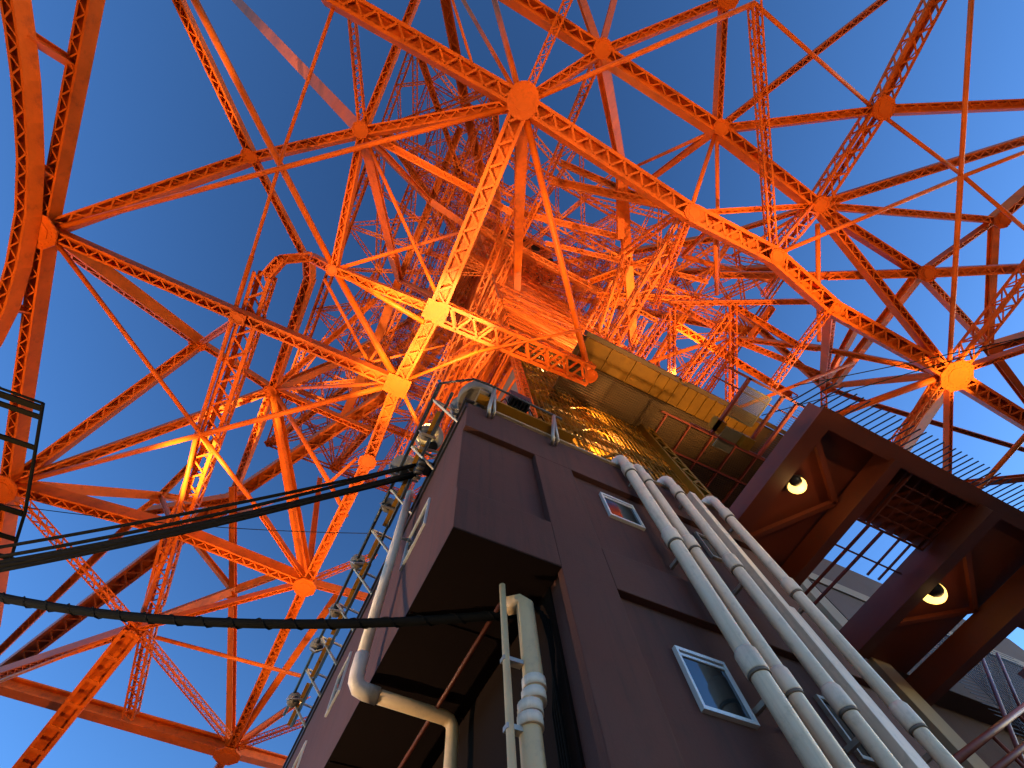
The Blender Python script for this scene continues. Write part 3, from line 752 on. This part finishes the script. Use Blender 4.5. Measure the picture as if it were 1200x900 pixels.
tag(cl.build('cladding_mesh', GOLD, shaft), kind='stuff')
# landing platform on the shaft (soffit panels and corrugated underside)
plat = empty('landing_platform', (SX1, SY0, 20.6), 'ochre panelled landing platform with ribbed underside jutting from the lift shaft', 'platform')
x = 6.7
for i in range(14):
    wd = 1.5 if i < 3 else .62
    mb = MB(); mb.box(x + .03, x + wd - .03, 1.75, 3.0, 20.55, 20.7); mb.build('soffit_panel', SOFFIT, plat)
    mb = MB(); mb.box(x - .05, x + .03, 1.72, 3.0, 20.48, 20.7); mb.build('seam_rib', SOFFIT, plat)
    x += wd
mb = MB(); mb.box(6.5, x + 3, 1.5, 1.72, 20.4, 20.9); mb.build('fascia', OLIVE, plat)
mb = MB(); mb.box(6.5, 22, 1.8, 12, 20.95, 21.05); mb.build('deck_plate', OLIVE, plat)
rb = MB()
for i in range(64): rb.box(6.6, 21.8, 3.1 + i * .13, 3.16 + i * .13, 20.86, 20.95)
tag(rb.build('corrugation', OLIVE, plat), kind='stuff')
for i in range(6): mb = MB(); xx = 12.9 + i * 1.6; mb.box(xx, xx + .09, 3.5, 11, 20.72, 20.86); mb.build('joist', RED, plat)
for yy in (3.5, 5.3, 7.2): mb = MB(); mb.box(12.5, 21.6, yy, yy + .1, 20.6, 20.72); mb.build('purlin', RED, plat)

def lamp(name, loc, r, label, power, group=None, down=True):
    o = empty(name, loc, label, 'lamp', group)
    mb = MB(); x, y, z = loc
    mb.prism(Vector((x, y, z)), Vector((1, 0, 0)), Vector((0, 1, 0)), Vector((0, 0, 1)), [(r * 1.15 * math.cos(math.tau * i / 16), r * 1.15 * math.sin(math.tau * i / 16)) for i in range(16)], .06)
    mb.build('base', BLACKM, o)
    gl = MB(); n = 6
    gl.tube([(x, y, z - r * .9 * math.sin(math.pi / 2 * i / n)) for i in range(n + 1)], [max(.004, r * math.cos(math.pi / 2 * i / n)) for i in range(n + 1)], 16)
    gl.build('globe', BULB, o)
    if r > .12:
        cb = MB(); q = Vector((x - r * 1.15, y - r * .5, z - r * .6)); n = 6
        cb.tube([q + Vector((0, 0, r * .6 * math.cos(math.pi * i / n))) for i in range(n + 1)], [max(.004, r * .66 * math.sin(math.pi * i / n)) for i in range(n + 1)], 14)
        cb.build('guard', BLACKM, o)
    ld = bpy.data.lights.new('lamp_light', 'POINT'); ld.energy = power; ld.color = (1, .6, .2); ld.shadow_soft_size = r
    lo = bpy.data.objects.new('lamp_light', ld); col.objects.link(lo); lo.location = (x, y, z - r * 1.3)
    return o
for z in (16.9, 19.5, 22.4): lamp('stair_lamp', (8.3, SY0 + .2, z), .13, 'small stair lamp added higher up the ochre lift shaft for warm glow', 240, 'stair lamps in the shaft')
for z, pw in ((30, 200), (40, 350), (52, 500), (66, 700), (82, 900), (100, 1200)): lamp('stair_lamp', (8.0, SY0 + .35, z), .11, 'small stair lamp added higher up the ochre lift shaft for warm glow', pw, 'stair lamps in the shaft')  # upper lamps added to give the shaft a warm glow

# ------------------------------------------------------------------ annex building with the pipes
ann = empty('annex_building', (3.4, 6, GROUND), 'dark plum rendered annex with overhanging corner and recessed wall panels', 'building')
WX, WY, ROOF = .78, 2.2, 6.0
R = .085
def part(nm, m, *b, parent=ann, bevel=0):
    mb = MB()
    for q in b: mb.box(*q)
    return mb.build(nm, m, parent, bevel=bevel)
part('main_wall', WALL, (1.85, 5.86, WY + R, 14, GROUND, ROOF - .02), bevel=.01)
part('overhang', WALL, (WX, 1.85, WY + R, 14, 3.03, ROOF - .02), bevel=.01)
part('wall_band', WALL, (WX, 5.86, WY, WY + R, 5.15, ROOF - .02), bevel=.008)
part('wall_band', WALL, (WX - .02, 1.83, WY, WY + R, 3.03, 3.66), bevel=.008)
part('wall_pier', WALL, (1.83, 2.42, WY, WY + R, GROUND, 5.15), bevel=.008)
part('wall_band', WALL, (2.42, 5.86, WY, WY + R, 3.0, 3.55), bevel=.008)
part('recess_shade_soffit', WALLSHADE, (.762, 1.845, WY + .003, 13.9, 3.015, 3.028))  # near-black sheet that paints the shade under the overhang
part('recess_shade_side', WALLSHADE, (1.825, 1.852, WY + .25, 13.8, GROUND, 3.01))  # same painted shade on the recess wall
part('coping', CREAM, (1.2, 5.9, WY - .04, WY + .12, ROOF - .02, ROOF + .03))
part('coping', BLACKM, (WX - .06, WX + .1, WY - .04, 14, ROOF - .02, ROOF + .03))
part('eaves_trim', BLACKM, (WX - .03, WX + .002, WY, 14, ROOF - .2, ROOF - .03))
part('roof', GREY, (WX + .1, 5.8, WY + .12, 14, ROOF - .02, ROOF + .01))
def window(x0, x1, z0, z1, y, parent=ann, fm=None):
    w = part('window', fm or FRAME, (x0, x1, y - .045, y + .01, z0, z0 + .03), (x0, x1, y - .045, y + .01, z1 - .03, z1), (x0, x0 + .025, y - .045, y + .01, z0 + .03, z1 - .03), (x1 - .025, x1, y - .045, y + .01, z0 + .03, z1 - .03), parent=parent)
    part('pane', GLASS, (x0 + .025, x1 - .025, y - .02, y - .005, z0 + .03, z1 - .03), parent=w)
    if not fm or fm == FRAME: part('sash', FRAME, (x0 + .03, x1 - .03, y - .032, y - .02, z1 - .07, z1 - .045), parent=w)
YB = WY + R
for x0 in (2.86, 4.5):
    window(x0, x0 + .54, 4.42, 4.93, YB, fm=FRAME if x0 < 4 else GALV)
    window(x0 + .03, x0 + .57, 2.08, 2.6, YB, fm=FRAME if x0 < 4 else GALV)
def side_window(y0, y1, z0, z1):
    x = WX
    w = part('window', FRAME, (x - .03, x + .01, y0, y1, z0, z0 + .02), (x - .03, x + .01, y0, y1, z1 - .02, z1), (x - .03, x + .01, y0, y0 + .02, z0 + .02, z1 - .02), (x - .03, x + .01, y1 - .02, y1, z0 + .02, z1 - .02))
    part('pane', GLASS, (x - .012, x - .002, y0 + .02, y1 - .02, z0 + .02, z1 - .02), parent=w)
side_window(3.3, 4.1, 4.4, 4.95); side_window(6.4, 7.0, 4.4, 5.0); side_window(8.6, 9.3, 4.4, 5.0)
for i in range(6): part('soffit_seam', WALLSHADE, (.78, 1.84, 3.2 + i * 1.1, 3.225 + i * 1.1, 3.0, 3.016))
# louvre grille on the recess wall
lv = part('louvre_frame', WALLSHADE, (1.79, 1.826, 4.2, 4.24, .6, 1.9), (1.79, 1.826, 5.2, 5.24, .6, 1.9))
for i in range(16): part('louvre_slat', GREY, (1.795, 1.825, 4.24, 5.2, .62 + i * .08, .65 + i * .08), parent=lv)

# ------------------------------------------------------------------ rain pipes
def downpipe(name, x, y, r, top, zs, label, m=PVC, bend=True, group=None):
    o = empty(name, (x, y, GROUND), label, 'pipe', group)
    mb = MB(); pts = [(x, y, GROUND), (x, y, top - .12)]
    if bend: pts += [(x, y + .02, top - .06), (x, y + .06, top - .01), (x, y + .12, top + .02), (x, y + .3, top + .03)]
    mb.tube(pts, r, 20); mb.build('pipe_run', m, o)
    for z in zs:
        cb = MB(); cb.tube([(x, y, z - .11), (x, y, z - .1), (x, y, z + .07), (x, y, z + .1)], [r * 1.16, r * 1.24, r * 1.24, r * 1.04], 20); s = cb.build('socket', m, o)
        cb = MB(); cb.tube([(x, y, z - .135), (x, y, z - .11)], r * 1.17, 20); cb.build('seal_ring', GREY, s)
        bb = MB(); bb.box(x - .02, x + .02, y + r, WY + .1, z - .3, z - .26); bb.build('bracket', GALV, o)
    return o
downpipe('downpipe', 3.52, 2.06, .083, 6.12, (5.7, 4.1, 2.5, .9), 'thickest grey-white downpipe, beside the two white-framed windows')
downpipe('downpipe', 3.84, 2.07, .07, 6.1, (5.65, 4.15, 2.42, .9), 'grey-white downpipe touching the thickest pipe on the plum wall')
downpipe('downpipe', 4.45, 2.06, .072, 6.12, (5.68, 4.08, 2.42, .9), 'grey-white downpipe between the pipe pair and the flat duct')
downpipe('downpipe', 5.42, 2.06, .072, 6.12, (5.62, 4.08, 2.5, .9), 'grey-white downpipe beyond the flat duct, below the brown gangway')
du = empty('flat_duct', (4.95, 2.12, GROUND), 'flat rectangular grey-white cable duct running up the plum wall', 'duct')
part('duct_run', PVC, (4.86, 4.98, 2.06, 2.19, 3.6, 5.95), parent=du, bevel=.006)
part('duct_run', PVC, (4.84, 5.03, 2.05, 2.192, GROUND, 3.6), parent=du, bevel=.006)
sp = empty('side_downpipe', (.66, 4.5, 3.2), 'grey pipe down the side wall turning under the overhang', 'pipe')
def run(nm, m, pts, r, parent, seg=16):
    mb = MB(); mb.tube(pts, r, seg); return mb.build(nm, m, parent)
run('pipe_run', PVC, [(.61, 4.08, 6.05), (.61, 4.13, 3.2)], .062, sp)
run('elbow', PVC, [(.61, 4.13, 3.22), (.61, 4.13, 3.04), (.62, 4.135, 2.96), (.66, 4.14, 2.91), (.73, 4.145, 2.895), (.86, 4.15, 2.89)], .074, sp)
run('pipe_run', BEIGEPIPE, [(.8, 4.15, 2.89), (1.55, 4.15, 2.86), (1.61, 4.15, 2.84), (1.64, 4.15, 2.79), (1.645, 4.15, 2.7), (1.645, 4.15, GROUND)], .062, sp)
run('bracket', GALV, [(.6, 4.11, 5.0), (.8, 4.11, 5.0)], .02, sp)
rp = empty('recess_pipe', (1.7, 2.9, GROUND), 'jointed beige waste pipe standing in the dark recess under the overhang', 'pipe')
x, y = 1.58, 2.5
run('pipe_run', BEIGEPIPE, [(x - .12, y + .1, 2.8), (x - .03, y + .03, 2.8), (x, y, 2.76), (x, y, 2.06), (x - .005, y, 2.0), (x - .06, y + .01, 1.9), (x - .06, y + .01, GROUND)], .075, rp, 20)
for z, dx in ((2.08, 0), (1.99, -.012), (1.9, -.05), (1.82, -.06)):
    mb = MB(); mb.tube([(x + dx, y, z - .035), (x + dx, y, z + .035)], .086, 20); mb.build('coupling', PVC, rp)
tp = empty('thin_recess_pipe', (1.37, 2.5, GROUND), 'thin beige pipe in the dark recess beside the jointed waste pipe', 'pipe')
run('pipe_run', BEIGEPIPE, [(1.37, 2.5, 2.9), (1.37, 2.5, GROUND)], .027, tp)
for z in (2.2, 1.75): mb = MB(); mb.box(1.34, 1.5, 2.48, 2.54, z, z + .03); mb.build('clip', GALV, tp)
cr = tag(MB().tube([(1.45, 2.7, 2.9), (1.45, 6.5, 2.9)], .022, 10).build('conduit', BROWN), 'thin brown conduit along the ceiling of the dark recess', 'conduit')

# ------------------------------------------------------------------ cables
def catenary(A, B, sag, n=28):
    A, B = Vector(A), Vector(B)
    return [A.lerp(B, i / n) - Vector((0, 0, sag * 4 * (i / n) * (1 - i / n))) for i in range(n + 1)]
dirs = [(-.02, .0), (.06, .08), (-.05, .15), (.04, .25), (.0, .36)]
ends = [Vector((.55, 3.5, 6.0))]
for i, (dx, dz) in enumerate(dirs):
    B = Vector((.5 + dx, 3.52 + dx, 5.95 - dz * .7))
    A = Vector((-7.0, 8.7 + dx * 2.5, 5.45 - dz * 1.5))
    tag(MB().tube(catenary(A, B, .24 + .09 * ((i * 2) % 5) / 2), .026 + .012 * (i % 2), 8).build('cable', BLACK), 'black overhead cable in the bundle strung to the annex roof corner', 'cable', 'bundled cables to the roof corner')
A, B = Vector((-3.6, 5.8, 4.0)), Vector((1.62, 2.72, 2.88))
main = tag(MB().tube(catenary(A, B, .26), .04, 10).build('heavy_cable', BLACK), 'single heavy black cable running into the dark recess', 'cable')
wr = MB(); pts = catenary(A, B, .26, 160)
wr.tube([p + Vector((0, math.cos(i * .8), math.sin(i * .8))) * .046 for i, p in enumerate(pts)], .006, 5)
wr.build('spiral_tie', BLACK, main)
for k in range(4):
    o = .03 * k
    tag(MB().tube([(1.5, 2.74, 2.9), (1.62 + o, 2.6, 2.9 - o * .3), (1.72 + o, 2.5, 2.78 - o), (1.77 + o * .3, 2.5, 2.5 - o), (1.78, 2.52 + o, 2.0), (1.79, 2.52 + o, GROUND + .5)], .012, 8).build('drop_cable', BLACK), 'thin dark cable bending down the recess corner beside the beige pipe', 'cable', 'drop cables in the recess')

# ------------------------------------------------------------------ floodlights along the roof edge
def floodlight(loc, aim, label, power, deg, r=.2, group=None, m=GREY, color=(1, .56, .16)):
    o = empty('floodlight', loc, label, 'floodlight', group)
    L = Vector(loc); a = (Vector(aim) - L).normalized()
    n = 7; mb = MB()
    # bell shaped reflector, open towards the aim
    prof = [(.0, .35), (.12, .62), (.3, .85), (.55, .98), (.8, 1.0)]
    mb.tube([L + a * (t * r * 1.5) for t, k in prof], [k * r for t, k in prof], 20, cap=False)
    k = len(mb.v); mb.f.append(tuple(range(20))[::-1]); mb.smooth.append(False)
    mb.build('reflector', m, o)
    gb_ = MB(); c = L + a * r * 1.1; u = a.orthogonal().normalized(); v = a.cross(u)
    gb_.prism(c, u, v, a, [(r * .93 * math.cos(math.tau * i / 20), r * .93 * math.sin(math.tau * i / 20)) for i in range(20)], .01); gb_.build('glass', TUBE, o)
    mb = MB(); mb.tube([L - a * r * .35, L + a * .02], r * .4, 14); mb.build('lamp_socket', BLACKM, o)
    side = a.cross(Vector((0, 1, 0))); side = side.normalized() if side.length > .1 else Vector((1, 0, 0))
    mb = MB()
    for s in (-1, 1): mb.bar(L + a * r * .8 + side * s * r * 1.05, L - a * r * .9 + side * s * r * .9, .035, .02)
    mb.bar(L - a * r * .9 - side * r * .9, L - a * r * .9 + side * r * .9, .04, .02)
    mb.build('yoke', GALV, o)
    if power: spot('flood_beam', L + a * (r * 1.5 + .04), aim, power, deg, color=color, size=r * .6)
    return o
FL = [((.46, 3.05, 6.18), (-.9, 8, 20)), ((.4, 4.6, 6.22), (-.7, 12, 20)), ((.36, 5.9, 6.22), (-5, 18, 20)), ((.36, 7.1, 6.22), (-1, 22, 20)), ((.36, 8.1, 6.22), (-9, 20, 20)), ((.36, 9.5, 6.15), (-3, 34, 20))]
for i, (l, aim) in enumerate(FL):
    floodlight(l, aim, 'bell shaped grey floodlight on a bracket along the side roof edge', 15000, 62, .13, 'floodlights along the side roof edge')
dr = empty('domed_drum', (1.0, 2.3, 6.0), 'grey domed drum housing on the roof corner behind the light rail', 'housing')
mb = MB(); pr = [(6.3, .3), (6.34, .33), (6.55, .33), (6.7, .29), (6.8, .22), (6.86, .12), (6.88, .01)]
mb.tube([(.98, 2.3, z) for z, r in pr], [r for z, r in pr], 28); mb.build('dome', GREY, dr)
mb = MB(); mb.tube([(.98, 2.3, 6.0), (.98, 2.3, 6.32)], .06, 12); mb.build('stem', BLACKM, dr)
mb = MB(); mb.box(.9, 1.06, 2.0, 2.28, 6.2, 6.24); mb.build('arm', GALV, dr)
bf = empty('square_floodlight', (1.62, 2.2, 6.3), 'black square finned floodlight beside the drum floodlight on the roof edge', 'floodlight')
mb = MB(); mb.box(1.46, 1.86, 1.98, 2.26, 6.62, 6.84); mb.build('housing', BLACKM, bf, bevel=.01)
for i in range(6): mb = MB(); mb.box(1.48 + i * .065, 1.5 + i * .065, 1.97, 2.27, 6.54, 6.62); mb.build('fin', BLACKM, bf)
mb = MB(); mb.box(1.48, 1.84, 2.0, 2.24, 6.84, 6.85); mb.build('glass', TUBE, bf)
mb = MB(); mb.bar((1.44, 2.12, 6.1), (1.44, 2.12, 6.75), .03, .04); mb.bar((1.88, 2.12, 6.1), (1.88, 2.12, 6.75), .03, .04); mb.bar((1.44, 2.12, 6.1), (1.88, 2.12, 6.1), .04, .04); mb.build('yoke', GALV, bf)
spot('flood_beam', (1.6, 2.26, 6.9), (1, -4, 20), 12000, 60)
# bracket rail and cable tray carrying the floodlights
rail = empty('light_rail', (.5, 6, 6.0), 'dark pipe rail with brackets and ochre tray along the side roof edge', 'rail')
run('rail_pipe', BLACKM, [(.3, 2.2, 6.28), (.3, 10.2, 6.28)], .03, rail)
run('rail_pipe', BLACKM, [(.52, 2.2, 6.1), (.52, 10.2, 6.1)], .025, rail)
run('rail_pipe', BLACKM, [(.3, 2.2, 6.28), (.75, 1.92, 6.3), (1.0, 1.9, 6.3), (2.35, 1.93, 6.3)], .018, rail)
for i in range(12): part('tray_panel', GOLD, (.43, .56, 2.6 + i * .64, 2.6 + i * .64 + .42 + .1 * (i % 3), 6.14, 6.17), parent=rail)
for i in range(9):
    y = 2.5 + i * .9; mb = MB(); mb.bar((.76, y, 5.85), (.3, y, 6.28), .035, .035); mb.bar((.3, y, 6.28), (.8, y, 6.2), .03, .03); mb.build('bracket', GALV, rail)
for xx in (1.12, 2.2):
    mb = MB(); mb.tube([(xx, WY - .02, 5.72), (xx - .03, WY - .1, 5.7), (xx - .04, WY - .14, 5.8), (xx, 1.93, 6.3)], .03, 8); mb.tube([(xx + .06, WY - .02, 5.72), (xx + .05, WY - .12, 5.7), (xx, 1.93, 6.3)], .022, 8); mb.build('bracket', GALV, rail)
part('corner_plate', GOLD, (.9, 2.6, 2.02, 2.17, 6.06, 6.1), parent=rail)
for i in range(5): tag(MB().tube([(1.0 + i * .22, 2.1, 6.12), (1.1 + i * .22, 2.0 - .03 * (i % 2), 6.2), (1.25 + i * .22, 2.08, 6.14), (1.4 + i * .22, 2.2, 6.1)], .013, 6).build('loose_wire', BLACK), 'looped black wire among the fittings on the roof corner', 'wire', 'looped wires on the roof corner')

# further floodlights standing on the annex roof and the lower roofs around to light the tower; the first two are added to brighten the annex walls
OFF = [((-9, 6, GROUND + .5), (2, 6.5, 12), 40000, 90), ((3.5, -9, GROUND + .5), (4.5, 3, 15), 15000, 70), ((22.0, -4.0, GROUND + .5), (25.3, -5.2, 20), 520000, 10), ((17, -4, GROUND + .5), (18, -6, 21), 26000, 70), ((-2, -2, GROUND + .5), (-.9, -5.0, 20), 34000, 60), ((6, -5, GROUND + .5), (8, -5.4, 20), 30000, 60),
       ((-7.5, 15, GROUND + .5), (-8.6, 16.8, 20), 1400000, 12), ((-8.5, 9, GROUND + .5), (-9, 2, 22), 30000, 80), ((-10, 4, GROUND + .5), (-13.2, -.6, 20), 260000, 12),
       ((-12, 10, GROUND + .5), (-15, 6, 20), 60000, 80), ((-12, 18, GROUND + .5), (-14, 20, 22), 62000, 90), ((-5, 30, GROUND + .5), (-5, 32, 20), 46000, 100),
       ((13, -10, GROUND + .5), (12, -12, 21), 18000, 90), ((24, -14, GROUND + .5), (26, -12, 22), 20000, 100), ((2, -9, GROUND + .5), (2, -10, 21), 19000, 90), ((-8, -8, GROUND + .5), (-6, -8, 22), 18000, 80),
       ((.9, 2.6, 6.5), (0, 4.2, 20), 260000, 24), ((.4, 4, 6.4), (-.9, 7.9, 20), 220000, 20), ((.6, 3.3, 6.4), (-3, 4.1, 20.5), 260000, 7), ((-2, 18, GROUND + .5), (-1, 28, 20), 90000, 16),
       ((-3, 1, GROUND + .5), (5, 5, 70), 240000, 38), ((14, -4, GROUND + .5), (11, 2, 60), 240000, 42), ((-4, 20, GROUND + .5), (3, 13, 50), 160000, 44)]
for l, aim, pw, dg in OFF:
    hot = dg < 25
    floodlight(l, aim, 'floodlight standing on the ground or roof below the tower, aimed up at the tower or added to light the annex walls', pw, dg, .25, 'floodlights aimed up at the tower', color=(1, .8, .36) if hot else (1, .72, .4) if pw in (40000, 15000) else (1, .6, .19))

for l, aim, pw in (((9.0, 2.6, 21.5), (5, 0, 48), 26000), ((15.0, 3.0, 21.5), (14, -3, 42), 110000), ((18.5, 6, 21.5), (16, 3, 60), 130000)):  # unseen floods added for a golden glow in the tower core
    floodlight(l, aim, 'unseen floodlight added on top of the landing platform, aimed up', pw, 75, .25, 'added floodlights on the landing platform', color=(1, .74, .3))
# wall anchor of the cable bundle
ca = empty('cable_anchor', (.6, 3.52, 5.9), 'dark clamp bracket with insulators holding the cable bundle at the roof edge', 'bracket')
part('anchor_plate', BLACKM, (.5, .79, 3.4, 3.64, 5.98, 6.02), parent=ca)
for i in range(4): run('insulator', GREY, [(.5, 3.45 + .05 * i, 5.95 - .06 * i), (.52, 3.45 + .05 * i, 5.95 - .06 * i), (.62, 3.44 + .05 * i, 5.96 - .06 * i)], [.03, .045, .03], ca)
# ------------------------------------------------------------------ brown steel gangway
gw = empty('steel_gangway', (10, 2, 6), 'brown painted steel gangway seen from below with open grating bay', 'gangway')
H = 6.0
def gp(nm, m, *b): return part(nm, m, *b, parent=gw)
gp('edge_beam', BROWN, (6.05, 6.25, -.15, 4.1, H - .02, H + .3))
gp('edge_beam', BROWN, (6.25, 17, -.15, .02, H - .02, H + .3))
gp('lower_flange', BROWN, (6.0, 6.34, -.2, 4.1, H - .06, H - .025))
gp('lower_flange', BROWN, (6.34, 17, -.2, .1, H - .06, H - .025))
gp('cross_beam', BROWN, (7.75, 7.95, .03, 4.1, H - .12, H + .22))
gp('cross_beam', BROWN, (10.0, 10.32, .03, 4.1, H - .25, H + .2))
gp('cross_beam', BROWN, (10.0, 10.06, .03, 4.1, H - .27, H - .25))
gp('cross_beam', BROWN, (12.5, 12.8, .03, 4.4, H - .25, H + .2))
gp('cross_beam', BROWN, (15, 15.2, .03, 3, H - .1, H + .2))
gp('floor_plate', BROWN, (6.25, 8.1, .03, 4.1, H + .3, H + .33))
gp('floor_plate', BROWN, (10.3, 12.6, .03, 4.1, H + .3, H + .33))
gp('floor_plate', BROWN, (12.6, 17, .03, 2.0, H + .3, H + .33))
gp('floor_plate', BROWN, (8.1, 10.3, .03, 1.3, H + .3, H + .33))
for i in range(5): gp('joist', BROWN, (8.5 + i * .36, 8.54 + i * .36, .03, 1.3, H + .16, H + .3))
for (x0, y0, x1, y1) in ((6.3, 3.0, 7.7, 1.2), (6.3, .2, 7.7, 1.2), (10.4, 3.4, 12.4, 2.0), (10.4, .5, 12.4, 2.0)):
    mb = MB(); mb.bar((x0, y0, H + .18), (x1, y1, H + .18), .1, .08); mb.build('wind_brace', BROWN, gw)
gf = part('grating_frame', BROWN, (8.12, 8.16, .03, 3.3, H + .02, H + .06), (8.42, 8.46, .12, 1.26, H + .02, H + .06), (9.86, 9.9, .12, 1.26, H + .02, H + .06), (8.16, 9.9, .08, .12, H + .02, H + .06), (8.16, 9.9, 1.26, 1.3, H + .02, H + .06), parent=gw)
for i in range(4): yy = .12 + (i + 1) * 1.14 / 5; part('grating_bar', BROWN, (8.46, 9.86, yy - .012, yy + .012, H + .025, H + .055), parent=gf)
for xx in (8.5, 8.85): mb = MB(); mb.bar((xx, 1.3, H + .05), (xx - .1, 4.0, H + .05), .04, .04); mb.build('hanger_bar', BROWN, gw)
for xx in (9.3, 9.6): mb = MB(); mb.bar((xx, 1.3, H + .05), (xx, 2.2, H + .05), .03, .03); mb.build('hanger_bar', BROWN, gw)
mb = MB(); mb.bar((8.2, 1.9, H + .06), (9.95, 1.9, H + .06), .03, .03); mb.build('hanger_bar', BROWN, gw)
# outrigger bars over the outer edge
for i in range(64):
    xx = 6.3 + i * .17; mb = MB(); mb.bar((xx, -.02, H + .9), (xx + .42, -.7, H + .92), .018, .018); mb.build('outrigger_bar', BLACKM, gw)
mb = MB(); mb.bar((6.4, -.05, H + .88), (17, -.05, H + .88), .03, .03); mb.build('handrail', BLACKM, gw)
mb = MB()
for i in range(12): mb.bar((6.4 + i * .95, -.05, H + .3), (6.4 + i * .95, -.05, H + .9), .03, .03)
mb.build('rail_posts', BLACKM, gw)
lamp('gangway_lamp', (6.7, 1.2, H + .1), .16, 'round lit bulkhead lamp under the gangway by its first edge beam', 4)
lamp('gangway_lamp', (11.0, 2.0, H + .1), .23, 'round lit bulkhead lamp under the gangway beyond the grating bay', 4)

# landing railing with mesh panels behind the gangway
ls = empty('landing_stair', (11, 2, 11), 'dark steel stair landing with mesh panels between lift platform and gangway', 'stair landing')
h = 12.0
for y0, y1, z in ((-.12, -.04, h), (.35, .4, h + .4), (2.0, 2.06, h)): part('handrail', RED, (8.4, 13.2, y0, y1, z, z + .08), parent=ls)
for xx in (9.2, 10.6, 11.2, 12.6): part('post', RED, (xx, xx + .1, -.1, 2.0, h, h + .1), parent=ls)
for i in range(26): part('grating_bar', BLACKM, (11.3, 13.0, .1 + i * .08, .115 + i * .08, h + .3, h + .33), parent=ls)
for x0, x1, y0, y1, z in ((9.35, 10.5, .15, 1.3, h + .2), (9.6, 10.3, 1.6, 2.4, h + .1)):
    part('mesh_frame', MESHM, (x0, x1, y0, y0 + .05, z, z + .04), (x0, x1, y1 - .05, y1, z, z + .04), (x0, x0 + .05, y0 + .05, y1 - .05, z, z + .04), (x1 - .05, x1, y0 + .05, y1 - .05, z, z + .04), parent=ls)
    mb = MB(); n = 22
    for i in range(1, n):
        mb.box(x0 + (x1 - x0) * i / n - .012, x0 + (x1 - x0) * i / n + .012, y0 + .05, y1 - .05, z + .01, z + .02)
        mb.box(x0 + .05, x1 - .05, y0 + (y1 - y0) * i / n - .012, y0 + (y1 - y0) * i / n + .012, z + .021, z + .031)
    tag(mb.build('mesh_wires', MESHM, ls), kind='stuff')
part('box', GOLD, (10.3, 10.7, 1.6, 2.0, h - .1, h + .3), parent=ls); part('box', GOLD, (9.2, 9.5, 1.5, 1.9, h, h + .4), parent=ls)

# ------------------------------------------------------------------ rear wing beyond the gangway
wg = empty('rear_wing', (14, 8, GROUND), 'lilac and plum rendered rear wing beyond the brown gangway', 'building')
part('wall', WALL, (5.9, 26, 4.6, 14, GROUND, 8.2), parent=wg)
part('pilaster', CREAM, (11.4, 12.0, 4.02, 4.62, GROUND, 9.2), parent=wg, bevel=.01)
part('parapet_band', LILAC, (12.3, 26, 4.1, 4.7, 6.3, 9.0), parent=wg, bevel=.01)
part('ledge', CREAM, (12.3, 26, 4.05, 4.7, 9.0, 9.4), parent=wg)
part('upper_wall', LILAC, (12.3, 26, 4.3, 14, 9.45, 11.6), parent=wg)
part('parapet_band', WALL, (8.0, 11.08, 4.2, 4.7, 6.6, 8.4), parent=wg)
# red rails and mesh of the outside stair, lower right
st = empty('outside_stair', (12, 3.4, GROUND), 'rust red pipe rails and wire mesh of the outside stair by the rear wing', 'stair')
run('handrail', RED, [(7.0, 2.6, 2.72), (12.6, 2.6, 4.84)], .04, st); run('handrail', RED, [(7.0, 2.6, 2.5), (10.35, 2.6, 3.7), (13, 2.6, 4.6)], .035, st)
for xx, zt in ((7.02, 2.7), (8.8, 3.4), (10.6, 4.05)): run('rail_post', RED, [(xx, 2.62, zt), (xx, 2.62, zt - .9)], .025, st)
run('rail_pipe', BROWN, [(16.7, 3.4, 7.8), (11.9, 3.4, 4.26), (10.5, 3.4, 3.2)], .04, st); run('rail_pipe', BROWN, [(17.4, 3.4, 7.7), (12.6, 3.4, 4.3)], .035, st)
mb = MB()
for i in range(40): mb.bar((13.2 + i * .12, 3.5, 4.4), (14.6 + i * .12, 3.5, 7.8), .012, .012)
for i in range(32): mb.bar((13.0, 3.52, 4.4 + i * .11), (19.0, 3.52, 4.7 + i * .11), .012, .012)
tag(mb.build('wire_mesh', BLACKM, st), kind='stuff')

# ------------------------------------------------------------------ catwalk frame at the left edge
cw = empty('catwalk_frame', (-8, 10, 10), 'dark grey open catwalk frame with cross bars below the left tower leg', 'catwalk')
h = 10.0
run('edge_bar', BLACK, [(-7.8, 8.0, h), (-7.75, 11.3, h), (-7.9, 13.3, h)], .035, cw); run('edge_bar', BLACK, [(-9.6, 7.6, h), (-8.7, 8.0, h), (-7.8, 8.0, h)], .03, cw)
for i, yy in enumerate((8.15, 8.4, 9.3, 11.4, 12.3, 13.0)): mb = MB(); mb.bar((-7.8, yy, h), (-9.8, yy + .1, h + .1), .13 if i % 3 else .16, .04); mb.build('cross_bar', BLACK, cw)
for k, (A, B) in enumerate((((12.5, -.6, 14), (21.2, -7.5, 14)), ((12.1, .9, 14), (21.0, -7.6, 14)))):
    tag(MB().tube(catenary(A, B, .15), .02, 6).build('thin_wire', BLACK), 'thin black wire crossing the sky past the bright right joint', 'wire', 'thin wires past the right joint')
tag(MB().tube(catenary((-9.6, 13, 11.5), (1.0, 9.5, 11.5), .3), .012, 6).build('stay_wire', BLACK), 'hair-thin stay wire above the cable bundle', 'wire')
